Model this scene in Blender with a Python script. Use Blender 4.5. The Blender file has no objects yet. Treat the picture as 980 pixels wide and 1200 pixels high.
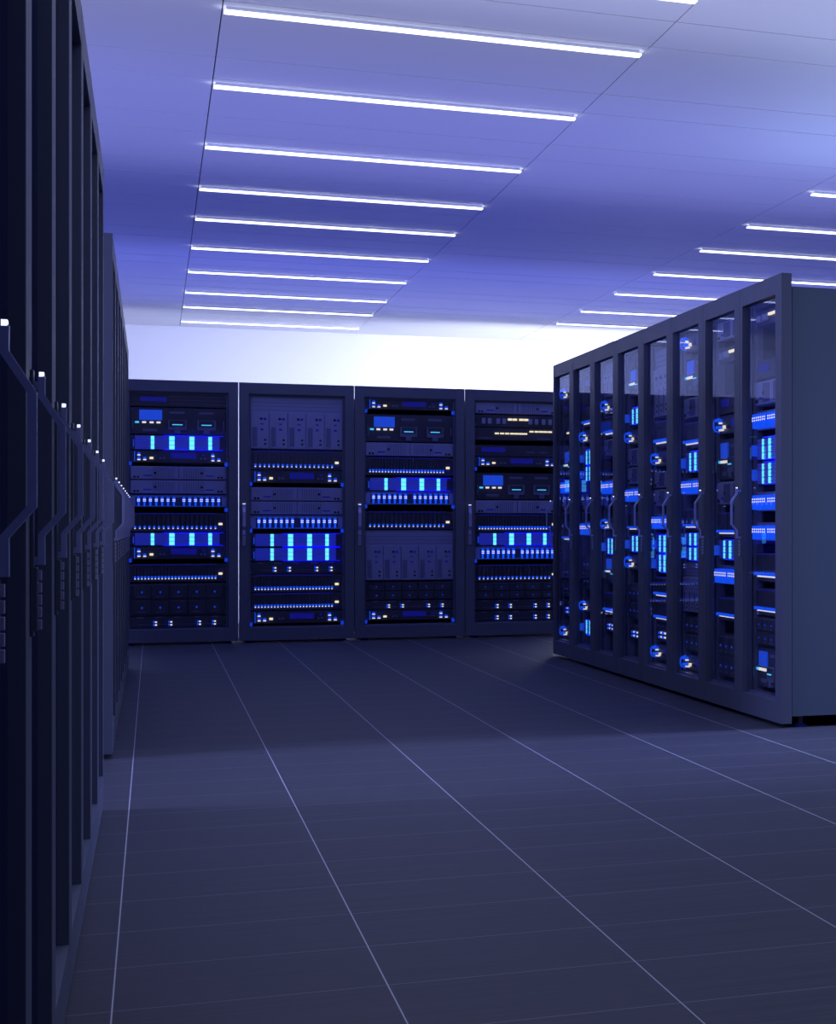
import bpy, bmesh, math, random
from mathutils import Vector, Matrix
random.seed(4)
S = bpy.context.scene
COL = S.collection

# ------------------------------------------------------------------ camera
# the photograph is a left-hand crop of a wider picture: the lens axis lies
# outside the crop, so the camera carries a horizontal shift
F, PX, PY = 2558.0, 1701.0, 620.0
YAW = math.atan(0.595)
CAM_Z = 0.88
cam_data = bpy.data.cameras.new('camera')
cam = bpy.data.objects.new('camera', cam_data)
COL.objects.link(cam)
cam.location = (0, 0, CAM_Z)
cam.rotation_euler = (math.pi/2, 0, -YAW)
cam_data.sensor_fit = 'HORIZONTAL'
cam_data.sensor_width = 36
cam_data.lens = 36*F/980
cam_data.shift_x = (490-PX)/980
cam_data.shift_y = (PY-600)/980
cam_data.clip_start = 0.05
cam_data.clip_end = 100
S.camera = cam

# ------------------------------------------------------------------ exposure, world, lights
S.view_settings.view_transform = 'Standard'
S.view_settings.look = 'None'
S.view_settings.exposure = 0.0
S.view_settings.gamma = 1.0
S.view_settings.use_curve_mapping = False
S.cycles.max_bounces = 6
S.cycles.glossy_bounces = 4
S.cycles.transparent_max_bounces = 16
S.cycles.sample_clamp_indirect = 2.0
S.cycles.caustics_reflective = False
S.cycles.caustics_refractive = False

w = bpy.data.worlds.new('world')
S.world = w
w.use_nodes = True
w.node_tree.nodes['Background'].inputs[0].default_value = (0.10, 0.13, 0.45, 1)
w.node_tree.nodes['Background'].inputs[1].default_value = 0.12

def area(name, loc, size, color, power, aim, spread=math.pi):
    d = bpy.data.lights.new(name, 'AREA')
    d.shape = 'RECTANGLE'
    d.size, d.size_y = size
    d.color = color
    d.energy = power
    d.spread = spread
    o = bpy.data.objects.new(name, d)
    COL.objects.link(o)
    o.location = loc
    o.rotation_euler = Vector(aim).to_track_quat('-Z', 'Y').to_euler()
    return o

UP = (0, 0, 1)
# unseen coloured fill lights, added to tint and brighten the ceiling
area('ceiling_fill', (2.0, 5.6, 2.06), (9, 6.0), (.56, .61, 1.0), 135, UP)
area('ceiling_fill', (4.6, 9.6, 2.06), (4.0, 3.4), (.42, .60, 1.0), 30, UP)
area('ceiling_fill', (1.2, 11.0, 2.06), (6.5, 4.0), (.40, .42, 1.0), 30, UP)
area('ceiling_fill', (1.5, 13.8, 2.06), (9, 7.6), (.12, .15, 1.0), 56, UP)
area('ceiling_fill', (1.5, 19.0, 2.06), (9, 4.4), (.16, .20, 1.0), 74, UP)
# fill added out of sight behind the rear cabinets to whiten the far wall
area('wall_fill', (2.0, 20.6, 1.5), (7, 0.6), (.52, .58, 1.0), 80, (0, 1, .05), 2.0)
area('wall_fill', (4.2, 20.8, 1.7), (3.5, 0.5), (.85, .9, 1.0), 75, (0, 1, .08), 2.0)
# aisle light behind the left cabinets, shining through the opening between the two rows
area('aisle_light', (-3.6, 8.9, 2.4), (1.2, .5), (.36, .40, 1.0), 120, (1, 0, -.34))

area('aisle_light', (5.4, 9.45, 2.5), (.8, .4), (.34, .42, 1.0), 42, (-3, -.45, -2.4), 1.2)
# weak blue fill added behind the camera, lifting surfaces that face it
area('camera_side_fill', (1.6, -1.8, 2.2), (3, .6), (.26, .32, 1.0), 6, (0, 1, -.1))

# ------------------------------------------------------------------ materials
def mat(name, base, rough=.5, metal=0., emit=None, strength=0., noise=0., spec=.5, sample=True):
    m = bpy.data.materials.new(name)
    m.use_nodes = True
    nt = m.node_tree
    b = nt.nodes['Principled BSDF']
    b.inputs['Base Color'].default_value = (*base, 1)
    b.inputs['Roughness'].default_value = rough
    b.inputs['Metallic'].default_value = metal
    b.inputs['Specular IOR Level'].default_value = spec
    if emit:
        b.inputs['Emission Color'].default_value = (*emit, 1)
        b.inputs['Emission Strength'].default_value = strength
        if not sample:
            m.cycles.emission_sampling = 'NONE'
    if noise:
        tc = nt.nodes.new('ShaderNodeTexCoord')
        n = nt.nodes.new('ShaderNodeTexNoise')
        n.inputs['Scale'].default_value = 9
        n.inputs['Detail'].default_value = 3
        nt.links.new(tc.outputs['Object'], n.inputs['Vector'])
        mr = nt.nodes.new('ShaderNodeMapRange')
        mr.inputs['To Min'].default_value = rough-noise
        mr.inputs['To Max'].default_value = rough+noise
        nt.links.new(n.outputs['Fac'], mr.inputs['Value'])
        nt.links.new(mr.outputs['Result'], b.inputs['Roughness'])
    return m

M = {}
M['metal'] = mat('powder_coated_steel', (.110, .128, .185), .5, 0, noise=.05, spec=.45)
M['side'] = mat('side_panel_steel', (.11, .145, .20), .55, 0, noise=.05, spec=.4)
M['inner'] = mat('inner_frame', (.12, .13, .20), .5)
M['rail'] = mat('rail_steel', (.22, .22, .34), .4, .3)
M['dark'] = mat('device_black', (.05, .05, .08), .45, 0, noise=.06)
M['grey'] = mat('device_grey', (.36, .38, .58), .45, .1, noise=.06)
M['greyd'] = mat('device_grey_dark', (.17, .18, .32), .5)
M['black'] = mat('recess_black', (.006, .006, .01), .6)
M['handle'] = mat('handle_metal', (.40, .43, .72), .4, .2)
M['key'] = mat('keypad_button', (.42, .42, .62), .4)
M['cap'] = mat('handle_tip_white', (.8, .8, .9), .3, 0, (.75, .8, 1.0), 1.3, sample=False)
M['blue'] = mat('blue_connector', (.01, .06, .5), .4, 0, (.006, .095, .95), .85, sample=False)
M['bluedim'] = mat('blue_dim_display', (.01, .01, .2), .4, 0, (.004, .004, .16), .8, sample=False)
M['bluemark'] = mat('blue_marker', (.01, .05, .5), .4, 0, (.005, .045, .62), .8, sample=False)
M['screen'] = mat('blue_screen', (.01, .03, .3), .3, 0, (.01, .062, .60), .85, sample=False)
M['white'] = mat('white_led', (.8, .8, .8), .4, 0, (1.0, .93, .78), .85, sample=False)
M['warm'] = mat('warm_led', (.8, .7, .5), .4, 0, (1.0, .86, .48), 1.0, sample=False)
M['cyan'] = mat('cyan_bar', (.1, .7, .8), .4, 0, (.14, .80, 1.25), 1.3)
M['cyanp'] = mat('cyan_slot', (.1, .6, .8), .4, 0, (.08, .62, .95), .9, sample=False)
M['arr'] = mat('array_face', (.16, .17, .42), .4, 0, (.008, .02, .55), .42, sample=False)  # blue light falling on the face is put in as emission
M['halo'] = mat('array_glow_strip', (.01, .01, .6), .4, 0, (.005, .005, 1.0), 2.6)  # strips added to imitate blue glow spilling around the arrays
M['foot'] = mat('blue_rubber_foot', (.02, .02, .35), .5)
M['strip'] = mat('light_diffuser', (.9, .9, .9), .5, 0, (.86, .91, 1.0), 3.2)
M['housing'] = mat('light_housing', (.6, .62, .75), .5)

def glass_mat():
    m = bpy.data.materials.new('door_glass')
    m.use_nodes = True
    nt = m.node_tree
    nt.nodes.clear()
    out = nt.nodes.new('ShaderNodeOutputMaterial')
    mix = nt.nodes.new('ShaderNodeMixShader')
    tr = nt.nodes.new('ShaderNodeBsdfTransparent')
    tr.inputs[0].default_value = (.95, .96, .99, 1)
    gl = nt.nodes.new('ShaderNodeBsdfGlossy')
    gl.inputs['Roughness'].default_value = .0
    gl.inputs['Color'].default_value = (.60, .67, 1, 1)
    fr = nt.nodes.new('ShaderNodeFresnel')
    fr.inputs['IOR'].default_value = 1.40
    pw = nt.nodes.new('ShaderNodeMath'); pw.operation = 'POWER'     # anti-reflective coating
    pw.inputs[1].default_value = 1.4
    geo = nt.nodes.new('ShaderNodeNewGeometry')
    inv = nt.nodes.new('ShaderNodeMath'); inv.operation = 'SUBTRACT'; inv.inputs[0].default_value = 1
    nt.links.new(geo.outputs['Backfacing'], inv.inputs[1])
    ml = nt.nodes.new('ShaderNodeMath'); ml.operation = 'MULTIPLY'   # only the outer face mirrors
    nt.links.new(fr.outputs[0], pw.inputs[0])
    nt.links.new(pw.outputs[0], ml.inputs[0])
    nt.links.new(inv.outputs[0], ml.inputs[1])
    nt.links.new(ml.outputs[0], mix.inputs[0])
    nt.links.new(tr.outputs[0], mix.inputs[1])
    nt.links.new(gl.outputs[0], mix.inputs[2])
    nt.links.new(mix.outputs[0], out.inputs[0])
    return m
M['glass'] = glass_mat()

def floor_mat(x0, y0, t):
    m = bpy.data.materials.new('floor_tiles')
    m.use_nodes = True
    nt = m.node_tree
    b = nt.nodes['Principled BSDF']
    L = nt.links.new
    def N(k, **kw):
        n = nt.nodes.new(k)
        for a, v in kw.items(): setattr(n, a, v)
        return n
    def math_(op, a, c=None):
        n = N('ShaderNodeMath', operation=op)
        for i, v in enumerate((a, c)):
            if v is None: continue
            if isinstance(v, (int, float)): n.inputs[i].default_value = v
            else: L(v, n.inputs[i])
        return n.outputs[0]
    tc = N('ShaderNodeTexCoord')
    sp = N('ShaderNodeSeparateXYZ')
    L(tc.outputs['Object'], sp.inputs[0])
    def line(axis, o, wd):
        v = math_('DIVIDE', math_('SUBTRACT', sp.outputs[axis], o), t)
        fr = math_('ABSOLUTE', math_('SUBTRACT', math_('FRACT', math_('ADD', v, .5)), .5))
        return math_('LESS_THAN', fr, wd/t/2)
    lx = line(0, x0, .0027)
    ly = line(1, y0, .0040)
    # brushed streaks running across the tiles
    mp = N('ShaderNodeMapping')
    mp.inputs['Scale'].default_value = (.6, 26, 1)
    L(tc.outputs['Object'], mp.inputs[0])
    nz = N('ShaderNodeTexNoise')
    nz.inputs['Scale'].default_value = 2.2
    nz.inputs['Detail'].default_value = 5
    L(mp.outputs[0], nz.inputs['Vector'])
    cr = N('ShaderNodeValToRGB')
    cr.color_ramp.elements[0].position = .3
    cr.color_ramp.elements[1].position = .7
    cr.color_ramp.elements[0].color = (.046, .048, .060, 1)
    cr.color_ramp.elements[1].color = (.068, .070, .084, 1)
    L(nz.outputs['Fac'], cr.inputs[0])
    m1 = N('ShaderNodeMixRGB')
    m1.inputs[2].default_value = (.26, .26, .30, 1)
    L(ly, m1.inputs[0]); L(cr.outputs[0], m1.inputs[1])
    m2 = N('ShaderNodeMixRGB')
    m2.inputs[2].default_value = (.62, .62, .66, 1)
    L(lx, m2.inputs[0]); L(m1.outputs[0], m2.inputs[1])
    L(m2.outputs[0], b.inputs['Base Color'])
    b.inputs['Roughness'].default_value = .55
    b.inputs['Specular IOR Level'].default_value = .22
    return m

def painted(name, col, rough):
    m = mat(name, col, rough, spec=.3)
    nt = m.node_tree
    tc = nt.nodes.new('ShaderNodeTexCoord')
    n = nt.nodes.new('ShaderNodeTexNoise')
    n.inputs['Scale'].default_value = 60
    nt.links.new(tc.outputs['Object'], n.inputs['Vector'])
    bp = nt.nodes.new('ShaderNodeBump')
    bp.inputs['Strength'].default_value = .03
    nt.links.new(n.outputs['Fac'], bp.inputs['Height'])
    nt.links.new(bp.outputs['Normal'], nt.nodes['Principled BSDF'].inputs['Normal'])
    return m
M['ceil'] = painted('ceiling_panel_paint', (.80, .80, .82), .55)
M['seam'] = mat('ceiling_seam', (.05, .05, .06), .8)
M['wall'] = painted('wall_paint', (.80, .80, .82), .7)
M['floor'] = floor_mat(-.064, 4.67, .454)

# ------------------------------------------------------------------ mesh helpers
class MB:
    def __init__(s): s.bm = bmesh.new(); s.mats = []
    def mi(s, m):
        if m not in s.mats: s.mats.append(m)
        return s.mats.index(m)
    def box(s, x0, x1, y0, y1, z0, z1, m='metal', bev=0.):
        g = bmesh.ops.create_cube(s.bm, size=1)
        vs = g['verts']
        for v in vs:
            v.co = Vector(((x0+x1)/2+v.co.x*(x1-x0), (y0+y1)/2+v.co.y*(y1-y0), (z0+z1)/2+v.co.z*(z1-z0)))
        fs = {f for v in vs for f in v.link_faces}
        i = s.mi(m)
        for f in fs: f.material_index = i
        if bev:
            es = list({e for v in vs for e in v.link_edges})
            r = bmesh.ops.bevel(s.bm, geom=es, offset=bev, segments=2, affect='EDGES', profile=.5)
            for f in r['faces']: f.material_index = i
        return s
    def cyl(s, x, y, z0, z1, r0, r1, m, n=16, axis='z'):
        g = bmesh.ops.create_cone(s.bm, cap_ends=True, segments=n, radius1=r0, radius2=r1, depth=z1-z0)
        i = s.mi(m)
        for v in g['verts']:
            c = v.co.copy()
            if axis == 'z': v.co = Vector((x+c.x, y+c.y, (z0+z1)/2+c.z))
            else: v.co = Vector((x+c.x, (z0+z1)/2+c.z, y+c.y))     # axis along y; (x, y) read as (x, z)
        for f in {f for v in g['verts'] for f in v.link_faces}: f.material_index = i
        return s
    def prof(s, pts, x0, x1, th, m):
        """bar of section th swept along (y, z) points, x0..x1 wide"""
        i = s.mi(m)
        rings = []
        n = len(pts)
        for k, (y, z) in enumerate(pts):
            a = Vector(pts[max(k-1, 0)]); b = Vector(pts[min(k+1, n-1)])
            d = (b-a).normalized(); nrm = Vector((-d.y, d.x))*th/2
            rings.append([s.bm.verts.new((x, y+sg*nrm.x, z+sg*nrm.y)) for x, sg in ((x0, -1), (x1, -1), (x1, 1), (x0, 1))])
        for a, b in zip(rings, rings[1:]):
            for j in range(4):
                f = s.bm.faces.new((a[j], a[(j+1) % 4], b[(j+1) % 4], b[j])); f.material_index = i
        for r in (rings[0], rings[-1]):
            f = s.bm.faces.new(r); f.material_index = i
        bmesh.ops.recalc_face_normals(s.bm, faces=s.bm.faces[:])
        return s
    def build(s, name, parent=None, loc=None):
        me = bpy.data.meshes.new(name)
        s.bm.to_mesh(me); s.bm.free()
        for m in s.mats: me.materials.append(M[m])
        o = bpy.data.objects.new(name, me)
        COL.objects.link(o)
        if parent: o.parent = parent
        if loc: o.location = loc
        return o

def rep(o, loc, parent=None):
    c = o.copy(); COL.objects.link(c)
    c.parent = parent or o.parent
    c.location = loc
    return c

def copy_tree(o, parent=None):
    c = o.copy(); COL.objects.link(c); c.parent = parent
    for ch in list(o.children): copy_tree(ch, c)
    return c

def empty(name):
    o = bpy.data.objects.new(name, None); COL.objects.link(o)
    o.empty_display_size = .1
    return o

def struct(o): o['kind'] = 'structure'; return o

# ------------------------------------------------------------------ room
X0, X1, Y0, Y1, H = -5.0, 9.0, -2.5, 23.3, 2.75
b = MB().box(X0, X1, Y0, Y1, -.1, 0, 'floor'); struct(b.build('floor'))
cx = [X0, -4.118, -2.674, -1.230, .215, 1.659, 3.103, 4.60, 6.044, 7.488, X1]
cy = [Y0, -1.1, -.62, .45, .93, 2.0, 2.48, 3.55, 4.03, 5.1, 5.58, 6.8, 7.28, 8.38, 8.86, 9.93, 10.42, 11.36, 11.85, 12.82, 13.29,
      14.22, 14.68, 15.72, 16.2, 17.32, 17.78, 18.92, 19.38, 20.3, 20.78, 21.84, 22.3, Y1]
b = MB()
g = .0022
for xa, xb in zip(cx, cx[1:]):
    for ya, yb in zip(cy, cy[1:]):
        b.box(xa+g, xb-g, ya+.006, yb-.006, H, H+.012, 'ceil')
b.box(X0, X1, Y0, Y1, H+.012, H+.1, 'seam')
struct(b.build('ceiling'))
struct(MB().box(X0-.1, X1+.1, Y1, Y1+.1, -.1, H+.1, 'wall').build('wall_back'))
struct(MB().box(X0-.1, X0, Y0, Y1, -.1, H+.1, 'wall').build('wall_left'))
struct(MB().box(X1, X1+.1, Y0, Y1, -.1, H+.1, 'wall').build('wall_right'))
struct(MB().box(X0-.1, X1+.1, Y0-.1, Y0, -.1, H+.1, 'wall').build('wall_front'))

# ------------------------------------------------------------------ ceiling lights
ORD = ['nearest', 'second-nearest', 'third-nearest', 'fourth-nearest', 'fifth-nearest', 'sixth-nearest', 'seventh-nearest',
       'eighth-nearest', 'ninth-nearest', 'tenth-nearest', 'farthest']
def light_proto():
    r = empty('ceiling_light')
    MB().box(-.704, .704, -.024, .024, -.013, .0, 'housing').build('housing', r)
    MB().box(-.711, .711, -.026, .026, -.020, -.013, 'strip').build('diffuser', r)
    r['category'] = 'ceiling light'
    return r
lp = light_proto()
first = True
LY = [8.03, 9.06, 10.62, 12.33, 13.87, 15.22, 16.80, 18.37, 19.98, 21.29, 22.80]
for i, y in enumerate(LY):
    o = lp if first else copy_tree(lp)
    first = False
    o.location = (.940*.99, y*.99, H)
    o['label'] = '%s long white strip light in the ceiling row over the open aisle' % ORD[i]
    o['group'] = 'strip lights over the open aisle'
for i, y in enumerate(LY[3:]):
    o = copy_tree(lp)
    o.location = (3.89*.99, y*.99, H)
    o['label'] = '%s long white strip light in the ceiling row over the right cabinets' % ORD[i]
    o['group'] = 'strip lights over the right cabinets'

# ------------------------------------------------------------------ cabinets
W = .8
def cabinet_proto(sl=.07, sr=.067, btop=1.955, bbot=.05, protr=.012, bulge=.034, i=.014, filler=False):
    r = empty('server_cabinet')
    r['category'] = 'server cabinet'
    zb, zt = .018, 2.012
    ow0, ow1, oz0, oz1 = sl, W-sr, zb+.095, zt-.085
    b = MB()
    b.box(i, i+.02, .05, 1.0, bbot, btop, 'side')
    b.box(W-i-.02, W-i, .05, 1.0, bbot, btop, 'side')
    b.box(i+.02, W-i-.02, .98, 1.0, bbot, btop, 'side')
    b.box(i+.02, W-i-.02, .05, .98, btop-.02, btop, 'side')
    b.box(i+.02, W-i-.02, .05, .98, bbot, bbot+.02, 'side')
    b.build('body', r)
    f = MB()     # inner mounting frame behind the door
    f.box(i+.02, .075, .05, .075, bbot+.02, btop-.02, 'inner')
    f.box(W-.075, W-i-.02, .05, .075, bbot+.02, btop-.02, 'inner')
    f.box(.075, W-.075, .05, .075, bbot+.02, oz0+.012, 'inner')
    f.box(.075, W-.075, .05, .075, oz1-.012, btop-.02, 'inner')
    f.build('inner_frame', r)
    for xa in (.0755, W-.0755-.006):
        MB().box(xa, xa+.006, .056, .09, oz0+.012, oz1-.012, 'rail').build('mounting_rail', r)
    if filler:
        p = MB()
        for k in range(11): p.box(.083, W-.083, .062, .068, .128+k*.1625, .128+k*.1625+.159, 'greyd', .001)
        p.build('filler_panel', r)
    d = MB()
    e = .003
    # door frame: four members meeting flush, shallow step round the window
    d.box(e, ow0, 0, .045, zb, zt, 'metal', .0015)
    d.box(ow1, W-e, 0, .045, zb, zt, 'metal', .0015)
    d.box(ow0-.002, ow1+.002, .0005, .0445, zb+.0005, oz0, 'metal')
    d.box(ow0-.002, ow1+.002, .0005, .0445, oz1, zt-.0005, 'metal')
    d.box(ow0-.001, ow0+.006, .026, .0445, oz0, oz1, 'inner')
    d.box(ow1-.006, ow1+.001, .026, .0445, oz0, oz1, 'inner')
    d.box(ow0, ow1, .026, .0445, oz0-.001, oz0+.010, 'rail')
    d.box(ow0, ow1, .026, .0445, oz1-.006, oz1+.001, 'inner')
    door = d.build('door', r)
    MB().box(ow0, ow1, .019, .025, oz0, oz1, 'glass').build('glass_pane', door)
    hx = .036
    h = MB()
    c = CAM_Z
    h.box(hx-.013, hx+.013, -.004, .0, c-.135, c+.20, 'metal', .001)
    p, q = -protr, -bulge
    pts = [(p, c+.192), (p, c+.167), (q, c+.129), (q, c+.0215), (p, c-.0075), (p, c-.045)]
    h.prof(pts, hx-.010, hx+.010, .0075, 'handle')
    h.box(hx-.008, hx+.008, p, 0, c-.045, c-.035, 'handle')
    h.box(hx-.008, hx+.008, p, 0, c+.175, c+.185, 'handle')
    h.build('handle', door)
    MB().box(hx-.010, hx+.010, p-.0025, p+.0025, c+.191, c+.197, 'cap').build('handle_tip', door)  # small emissive white cap at the handle top
    k = MB()
    k.box(hx-.013, hx+.013, -.008, -.003, c-.128, c-.048, 'metal', .001)
    for j in range(5):
        for t in range(2):
            k.box(hx-.010+t*.011, hx-.001+t*.011, -.012, -.007, c-.126+j*.0155, c-.114+j*.0155, 'key')
    k.build('keypad', door)
    for x in (.08, W-.08):
        for y in (.10, .92):
            MB().cyl(x, y, .012, bbot, .012, .012, 'side').cyl(x, y, 0, .014, .034, .022, 'foot').build('foot', r)
    return r

NTH = ['nearest', 'second', 'third', 'fourth', 'fifth', 'sixth', 'seventh', 'eighth']
rear_x = [-.23, .57, 1.37, 2.17]
rear_y = 19.24
MARK = MB().box(-.012, .012, -.006, .006, -.014, .014, 'bluemark')
P = cabinet_proto(btop=1.93, i=.032)
rear = []
names4 = ['leftmost', 'second from the left', 'third from the left', 'rightmost, partly behind the right row']
for i, x in enumerate(rear_x):
    o = P if i == 0 else copy_tree(P)
    o.location = (x, rear_y, 0)
    o['label'] = 'glass-door server cabinet in the far row facing the camera, ' + names4[i]
    o['group'] = 'server cabinets across the far end'
    rear.append(o)
PR = cabinet_proto(sl=.05, sr=.115, protr=.022, bulge=.046)
right = []
for k in range(8):
    o = PR if k == 0 else copy_tree(PR)
    o.location = (2.386, 9.79+.8*(k+1), 0)
    o.rotation_euler = (0, 0, -math.pi/2)
    o['label'] = 'glass-door server cabinet in the row at right, ' + ('nearest, with its plain side panel showing' if k == 0 else
                 '%s from the camera' % NTH[k] if k < 7 else 'farthest from the camera, at the far corner')
    o['group'] = 'server cabinets in the right row'
    right.append(o)
PL = cabinet_proto(filler=True)
for k in range(8):
    o = PL if k == 0 else copy_tree(PL)
    o.location = (-.132, 1.63+.8*k, 0)
    o.rotation_euler = (0, 0, math.pi/2)
    o['label'] = 'dark server cabinet in the close row along the left edge, ' + ('nearest the camera' if k == 0 else
                 '%s from the camera' % NTH[k] if k < 7 else 'last before the opening')
    o['group'] = 'server cabinets in the close left row'
for k in range(8):
    o = copy_tree(PL)
    o.location = (-.132, 9.79+.8*k, 0)
    o.rotation_euler = (0, 0, math.pi/2)
    o['label'] = 'server cabinet in the left row beyond the opening, ' + ('first, with its lighter side panel showing' if k == 0 else
                 '%s from the opening' % NTH[k] if k < 7 else 'last, next to the far row')
    o['group'] = 'server cabinets in the left row beyond the opening'

# ------------------------------------------------------------------ rack devices (front at y=0, x -.32 .. .32, base z=0)
DW = .318
HT = dict(tower=.41, switch=.15, dense=.14, control=.09, drive=.105, port=.105, glow=.098, dim=.09, console=.205,
          grid=.24, relay=.085, bars=.085, blank=.09, display=.09)
def chassis(r, h, m='dark', extra=None, w=DW):
    b = MB()
    b.box(-w, w, 0, .5, .001, h-.001, m, .0015)
    for sx in (-1, 1):
        for z in (.014, h-.014):
            b.cyl(sx*(w-.008), z, -.003, .001, .004, .004, 'greyd', 8, axis='y')
    if extra: extra(b)
    return b.build('chassis', r)

def p_tower(r, h):
    def ex(b):
        for z in (.0, ):
            b.box(-DW, DW, -.002, .0, h-.012, h-.004, 'rail')
        for z in (h-.05, h-.078, h-.108): b.box(-DW+.005, DW-.005, -.003, .0, z, z+.003, 'greyd')
    chassis(r, h, 'grey', ex)
    wd = (2*DW)/5
    b = MB()
    b.box(.002, wd-.002, -.014, .0, .006, .285, 'grey', .002)
    b.box(.012, .045, -.0155, -.0135, .02, .17, 'greyd')
    for z in (.040, .072): b.cyl(wd-.028, z, -.0165, -.013, .0085, .0085, 'black', 12, axis='y')
    b.cyl(wd-.055, .235, -.0165, -.013, .010, .010, 'black', 12, axis='y')
    b.box(wd-.040, wd-.020, -.0155, -.0135, .225, .243, 'bluedim')
    b.box(wd-.060, wd-.040, -.0155, -.0135, .145, .160, 'bluedim')
    b.box(wd-.060, wd-.040, -.0155, -.0135, .19, .20, 'bluedim')
    o = b.build('power_module', r, (-DW, 0, 0))
    for k in range(1, 5): rep(o, (-DW+k*wd, 0, 0))

def connector_row(r, h, n, x0, x1, z):
    dx = (x1-x0)/(n-1)
    wd = min(.013, dx*.62)
    b = MB()
    b.box(-wd/2, wd/2, -.022, 0, -.002, .013, 'blue')
    b.box(-wd*.34, wd*.34, -.0065, 0, -.0105, -.003, 'white')
    o = b.build('port_light', r, (x0, 0, z))
    for k in range(1, n): rep(o, (x0+dx*k, 0, z))

def blades(r, h, n):
    x0, x1 = -.285, .245
    dx = (x1-x0)/(n-1)
    def ex(b):
        for k in range(n):
            x = x0+dx*k
            b.box(x-dx*.36, x+dx*.36, -.012, 0, .045, h-.012, 'dark', .001)
        b.box(x0-.01, x1+.01, -.008, 0, h-.010, h-.004, 'bluedim')
    chassis(r, h, 'dark', ex)
    connector_row(r, h, n, x0, x1, .032)
    MB().box(.266, .292, -.006, 0, .052, .070, 'warm').build('power_light', r)
    MB().box(.266, .292, -.004, 0, .030, .040, 'bluedim').box(.266, .292, -.004, 0, .085, .093, 'bluedim').build('key_pair', r)

def p_switch(r, h): blades(r, h, 18)
def p_dense(r, h): blades(r, h, 25)

def small_port(r, x, z, m='white'):
    b = MB()
    b.box(-.009, .009, -.030, 0, .002, .016, 'blue')
    b.box(-.010, .010, -.014, 0, -.007, .001, m)
    return b.build('port_light', r, (x, 0, z))

def p_control(r, h):
    def ex(b):
        b.box(-.05, .12, -.003, 0, h*.35, h*.82, 'bluedim')
        for x in (-.12, -.095, .15, .175): b.cyl(x, h*.38, -.010, 0, .009, .009, 'greyd', 12, axis='y')
        b.cyl(.165, h*.66, -.010, 0, .009, .009, 'bluedim', 12, axis='y')
    chassis(r, h, 'dark', ex)
    o = small_port(r, -.260, .058)
    for x, z in ((-.260, .024), (-.222, .024), (.228, .056), (.228, .022), (.268, .022)): rep(o, (x, 0, z))
    MB().box(-.190, -.166, -.012, 0, .026, .042, 'warm').build('power_light', r)
    MB().prof([(-.004, .010), (-.028, .018), (-.034, .030), (-.034, .060), (-.028, .072), (-.004, .080)], -.290, -.286, .006, 'blue').build('cable_guard', r)

def p_drive(r, h):
    chassis(r, h, 'grey')
    b = MB()
    b.box(.003, DW-.003, -.010, 0, .004, h-.004, 'grey', .002)
    for k in range(9): b.box(.22-.016*k+.06, .224-.016*k+.06, -.0125, -.0095, .012, h-.012, 'greyd')
    b.cyl(.165, .052, -.0135, -.009, .009, .009, 'black', 12, axis='y')
    for x in (.030, .052): b.cyl(x, .020, -.0135, -.009, .0085, .0085, 'black', 12, axis='y')
    b.box(.085, .14, -.0115, -.0095, .026, .036, 'bluedim')
    o = b.build('drive_bay', r, (-DW, 0, 0))
    c = rep(o, (DW, 0, 0)); c.scale.x = -1

def p_port(r, h):
    def ex(b):
        b.box(-DW, DW, -.004, 0, h-.012, h-.002, 'rail')
        b.box(-.282, .288, -.002, 0, .012, h-.020, 'dark')
    chassis(r, h, 'grey', ex)
    b = MB()
    b.box(-.008, .008, -.034, 0, .068, .082, 'blue')
    b.box(-.006, .006, -.034, 0, .004, .040, 'blue')
    b.box(-.0105, .0105, -.034, 0, .040, .068, 'blue')
    for z in (.043, .057): b.box(-.0085, -.001, -.0355, -.0335, z, z+.008, 'white').box(.001, .0085, -.0355, -.0335, z, z+.008, 'white')
    o = b.build('port_light', r, (-.262, 0, .004))
    for k in range(1, 14):
        x = -.262+.0385*k if k < 7 else .035+.0385*(k-7)
        rep(o, (x, 0, .004))

def p_glow(r, h):
    def ex(b):
        b.box(-.285, .272, -.006, 0, .006, h-.006, 'arr')
        for k in range(5):
            z = .014+k*.0165
            b.box(-.285, .272, -.009, -.005, z, z+.0028, 'greyd')
        b.box(-.298, -.292, -.030, 0, .020, h-.030, 'screen')
    chassis(r, h, 'dark', ex)
    for x, wd in ((-.171, .022), (-.044, .034), (.088, .032), (.210, .024)):
        b = MB()
        for k in range(3):
            b.box(x-wd/2, x+wd/2, -.0105, 0, .006+k*.0293, .006+.0265+k*.0293, 'cyan')
        b.build('light_column', r)
    MB().box(-.10, .30, -.026, -.012, .0010, .0030, 'halo').box(-.10, .30, -.026, -.012, h-.0030, h-.0010, 'halo').build('glow_strip', r)  # added glow strips above and below the face

def p_dim(r, h):
    def ex(b):
        for x in (-.25, -.13, -.01, .12, .24): b.box(x-.022, x+.022, -.003, 0, h-.014, h-.006, 'greyd')
        b.box(-.26, .28, -.003, 0, .026, .029, 'greyd')
    chassis(r, h, 'dark', ex)
    b = MB()
    for z in (.018, .040):
        b.box(-.012, -.001, -.018, 0, z, z+.012, 'blue')
        b.box(.001, .013, -.008, 0, z, z+.010, 'white')
    o = b.build('port_light', r, (-.155, 0, 0))
    for x in (-.055, .135, .235): rep(o, (x, 0, 0))

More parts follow.
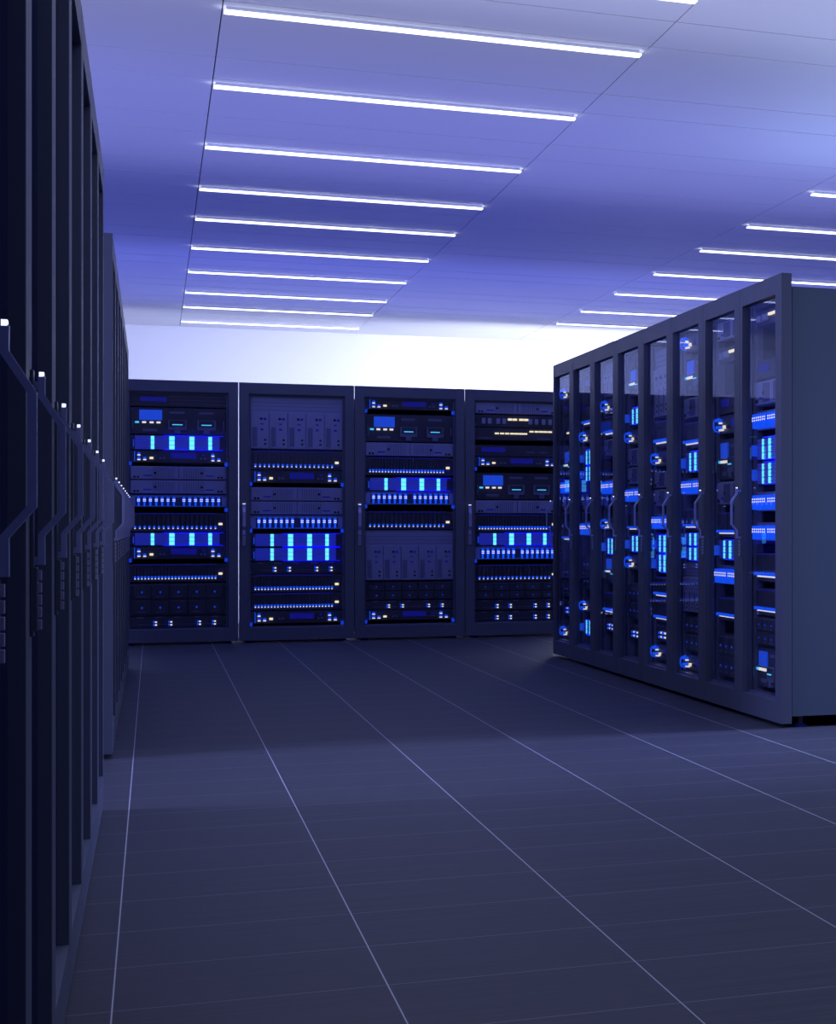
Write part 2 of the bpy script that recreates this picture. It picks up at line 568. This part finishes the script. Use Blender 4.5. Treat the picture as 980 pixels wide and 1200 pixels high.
def p_console(r, h):
    def ex(b):
        for x in (-.01, .185): b.box(x-.05, x+.05, -.004, 0, h-.045, h-.028, 'greyd')
        for s in (-1, 1): b.prof([(-.001, .03), (-.02, .045), (-.02, .09), (-.001, .105)], s*.30-.004, s*.30+.004, .006, 'greyd')
        b.box(-.235, -.14, -.003, 0, .022, .042, 'greyd')
    chassis(r, h, 'dark', ex)
    MB().box(-.258, -.108, -.008, 0, .108, .186, 'screen', .002).build('screen', r)
    for k, x in enumerate((-.272, -.226, -.177, -.132)):
        MB().box(x-.013, x+.013, -.012, 0, .084, .097, 'cyanp' if k == 0 else 'white').build('key_light', r)
    b = MB()
    b.box(-.062, .062, -.016, 0, .035, .112, 'greyd', .003)
    b.box(-.05, .05, -.0175, -.0155, .062, .108, 'dark')
    b.box(-.020, .020, -.018, 0, .008, .04, 'greyd', .002)
    o = b.build('media_slot', r, (-.008, 0, 0))
    s = MB().box(-.034, .034, -.021, -.017, .072, .079, 'cyanp').build('slot_light', o)
    c = rep(o, (.185, 0, 0)); rep(s, (0, 0, 0), c)

def p_grid(r, h):
    def ex(b):
        for j in range(2):
            for k in range(5):
                x = -.30+.12*k; z = .008+j*(h-.01)/2
                b.box(x+.003, x+.117, -.010, 0, z+.003, z+(h-.03)/2, 'dark', .003)
                b.box(x+.03, x+.085, -.012, -.009, z+.018, z+.022, 'greyd')
    chassis(r, h, 'dark', ex)
    o = MB().box(-.006, .006, -.013, -.009, -.006, .006, 'bluemark').build('bay_light', r, (-.24, 0, .06))
    for j in range(2):
        for k in range(5):
            if j or k: rep(o, (-.24+.12*k, 0, .06+j*(h-.01)/2))

def p_relay(r, h):
    def ex(b):
        for x in (-.255, -.21, -.145, -.10, .10, .145, .20, .25): b.box(x-.014, x+.014, -.016, 0, .022, .060, 'grey', .003)
    chassis(r, h, 'dark', ex)
    o = MB().box(-.016, .016, -.010, 0, -.007, .007, 'warm').build('status_light', r, (-.055, 0, .054))
    for x in (-.018, .030, .067): rep(o, (x, 0, .054))

def p_bars(r, h):
    def ex(b):
        for x in (-.24, .20): b.box(x-.05, x+.05, -.003, 0, .012, .018, 'greyd')
    chassis(r, h, 'dark', ex)
    o = MB().box(-.015, .015, -.010, 0, -.005, .005, 'warm').build('status_light', r, (-.155, 0, .046))
    for k, x in enumerate((-.115, -.077, -.039, -.006, .027, .060)): rep(o, (x, 0, .046))
    for x in (.108, .147, .182, .215, .250): rep(o, (x, 0, .062))

def p_blank(r, h):
    def ex(b):
        for z in (.02, .045, .07): b.box(-.06, DW-.005, -.004, 0, z, z+.002, 'rail')
        b.box(-.25, -.08, -.003, 0, .035, .065, 'bluedim')
    chassis(r, h, 'dark', ex)

def p_display(r, h):
    def ex(b):
        b.box(-.27, -.09, -.003, 0, .035, .070, 'bluedim')
        for x in (.1, .2): b.box(x-.03, x+.03, -.003, 0, .03, .04, 'greyd')
    chassis(r, h, 'dark', ex)

WORDS = dict(tower=('power_supply_rack', 'power supply', 'grey five-module power supply'),
    switch=('blade_switch', 'network switch', 'bladed switch with spaced port lights'),
    dense=('blade_switch', 'network switch', 'bladed switch with dense port lights'),
    control=('control_unit', 'control unit', 'black control unit with blue port clusters'),
    drive=('drive_unit', 'drive unit', 'grey two-bay drive unit'),
    port=('patch_panel', 'patch panel', 'patch panel with blue white ports'),
    glow=('storage_array', 'storage array', 'glowing array with cyan light columns'),
    dim=('fuse_panel', 'fuse panel', 'black panel with sparse port lights'),
    console=('console_unit', 'console', 'console with blue screen and slots'),
    grid=('bay_module', 'server', 'black ten-bay module'),
    relay=('relay_panel', 'relay panel', 'relay panel with warm light dashes'),
    bars=('light_bar_panel', 'indicator panel', 'panel with long warm light row'),
    blank=('blank_panel', 'panel', 'black blank panel with thin ribs'),
    display=('display_panel', 'panel', 'black panel with dim blue display'))
protos = {}
def device(kind, cab, z0, z1, where, nth, group):
    h = HT[kind]
    nm, cat, lab = WORDS[kind]
    if kind not in protos:
        r = empty(nm); globals()['p_'+kind](r, h); protos[kind] = r
    else:
        r = copy_tree(protos[kind])
    r.location = cab.matrix_world @ Vector((W/2, .062, z0)) if False else Vector(cab.location) + Matrix.Rotation(cab.rotation_euler.z, 3, 'Z') @ Vector((W/2, .062, z0))
    r.rotation_euler = (0, 0, cab.rotation_euler.z)
    r.scale = (1, 1, (z1-z0)/h)
    r['category'] = cat
    r['label'] = '%s, %s from top in %s' % (lab, nth, where)
    r['group'] = group

CARD = ['first', 'second', 'third', 'fourth', 'fifth', 'sixth', 'seventh', 'eighth', 'ninth', 'tenth', 'eleventh', 'twelfth', 'thirteenth', 'fourteenth']
def fill(cab, items, zf, where, group, marks=()):
    zs = []
    for kind, a, c in items:
        zs.append([kind, zf(a), zf(c)])
    zs.sort(key=lambda t: -t[1])
    prev = 1.914
    for n, t in enumerate(zs):
        top = min(t[1], prev-.001)
        bot = max(t[2], .127)
        if top-bot < .03: raise ValueError(('device squeezed out', where, t, prev))
        device(t[0], cab, bot, top, where, CARD[n], group)
        prev = bot
    for a in marks:
        z = zf(a)
        for x in (.082, W-.082):
            rep_mark(cab, x, z)
mark0 = None
def rep_mark(cab, x, z):
    global mark0
    if mark0 is None:
        mark0 = MARK.build('marker_light', cab, (x, .050, z))
    else:
        rep(mark0, (x, .050, z), cab)

def zrear(pt, pb): return lambda p: 1.927-(p-pt)/(pb-pt)*1.814
WR = ['leftmost far-row cabinet', 'second far-row cabinet from left', 'third far-row cabinet from left', 'rightmost far-row cabinet']
fill(rear[0], [('blank', 92, 152), ('console', 156, 270), ('glow', 273, 337), ('control', 339, 390), ('drive', 405, 462), ('drive', 464, 522),
     ('port', 527, 578), ('switch', 603, 683), ('glow', 686, 744), ('control', 746, 800), ('dense', 820, 897), ('grid', 903, 1040), ('dim', 1042, 1092)],
     zrear(88, 1100), WR[0], 'devices in the leftmost far cabinet', (395, 590, 805))
fill(rear[1], [('tower', 113, 335), ('switch', 340, 422), ('control', 424, 477), ('drive', 495, 552), ('drive', 554, 610), ('port', 613, 670),
     ('glow', 688, 746), ('glow', 748, 806), ('dim', 808, 860), ('dense', 862, 938), ('dense', 940, 1012), ('control', 1016, 1068)],
     zrear(105, 1085), WR[1], 'devices in the second far cabinet', (482, 678, 1070))
fill(rear[2], [('control', 122, 168), ('console', 188, 304), ('drive', 308, 366), ('dense', 370, 447), ('glow', 456, 514), ('port', 516, 572),
     ('switch', 600, 678), ('tower', 682, 895), ('grid', 900, 978), ('dim', 980, 1018), ('control', 1020, 1064)],
     zrear(118, 1085), WR[2], 'devices in the third far cabinet', (176, 580, 1068))
fill(rear[3], [('drive', 139, 190), ('relay', 194, 246), ('bars', 248, 302), ('display', 322, 370), ('control', 372, 414), ('console', 440, 552),
     ('drive', 556, 612), ('dense', 615, 690), ('glow', 692, 748), ('port', 750, 806), ('switch', 828, 900), ('grid', 903, 974), ('dim', 976, 1020), ('dim', 1024, 1068)],
     zrear(135, 1075), WR[3], 'devices in the rightmost far cabinet', (424, 812))

RL = [
 [('relay', 362, 380), ('display', 420, 443), ('drive', 445, 474), ('port', 480, 503), ('glow', 512, 539), ('glow', 541, 568), ('port', 576, 599), ('port', 612, 634),
  ('dense', 648, 682), ('dense', 690, 722), ('grid', 724, 757), ('console', 760, 806)],
 [('drive', 370, 398), ('relay', 406, 424), ('display', 462, 484), ('control', 486, 508), ('console', 514, 562), ('drive', 564, 592), ('switch', 600, 630),
  ('glow', 632, 656), ('port', 663, 685), ('dense', 700, 728), ('grid', 744, 794)],
 [('control', 390, 410), ('console', 418, 460), ('drive', 465, 490), ('switch', 494, 525), ('glow', 529, 553), ('port', 560, 580), ('switch', 596, 622),
  ('glow', 624, 640), ('glow', 641, 657), ('tower', 659, 718), ('grid', 722, 764), ('control', 768, 787)],
 [('tower', 407, 489), ('switch', 492, 524), ('control', 528, 546), ('drive', 552, 572), ('drive', 573, 593), ('port', 602, 621), ('glow', 626, 648), ('glow', 649, 671),
  ('dense', 676, 703), ('dense', 704, 730), ('dim', 732, 752), ('control', 756, 774)],
 [('console', 430, 464), ('glow', 478, 498), ('control', 503, 520), ('drive', 525, 546), ('drive', 547, 567), ('port', 570, 589), ('switch', 600, 624),
  ('glow', 627, 647), ('control', 650, 668), ('grid', 684, 726), ('dim', 732, 750)],
 [('tower', 425, 464), ('control', 466, 483), ('switch', 487, 512), ('drive', 514, 534), ('port', 561, 580), ('control', 606, 622), ('glow', 630, 650), ('console', 652, 684),
  ('dense', 694, 722), ('dim', 724, 741)],
 [('display', 440, 458), ('switch', 476, 500), ('control', 503, 519), ('glow', 527, 545), ('glow', 546, 564), ('drive', 584, 602), ('port', 610, 628), ('grid', 650, 692),
  ('control', 703, 718), ('glow', 726, 744)],
 [('control', 452, 468), ('bars', 500, 516), ('console', 526, 560), ('port', 562, 579), ('drive', 582, 602), ('switch', 612, 636), ('grid', 660, 700),
  ('dim', 704, 722), ('control', 733, 748)],
]
for k, items in enumerate(RL):
    s = F/(10.09+.687*k)
    zf = lambda v, s=s: CAM_Z-(v-620)/s
    wh = 'nearest right-row cabinet' if k == 0 else ('%s-nearest right-row cabinet' % NTH[k] if k < 7 else 'farthest right-row cabinet')
    fill(right[k], items, zf, wh, 'devices in the %s' % wh)
print('objects', len(bpy.data.objects))
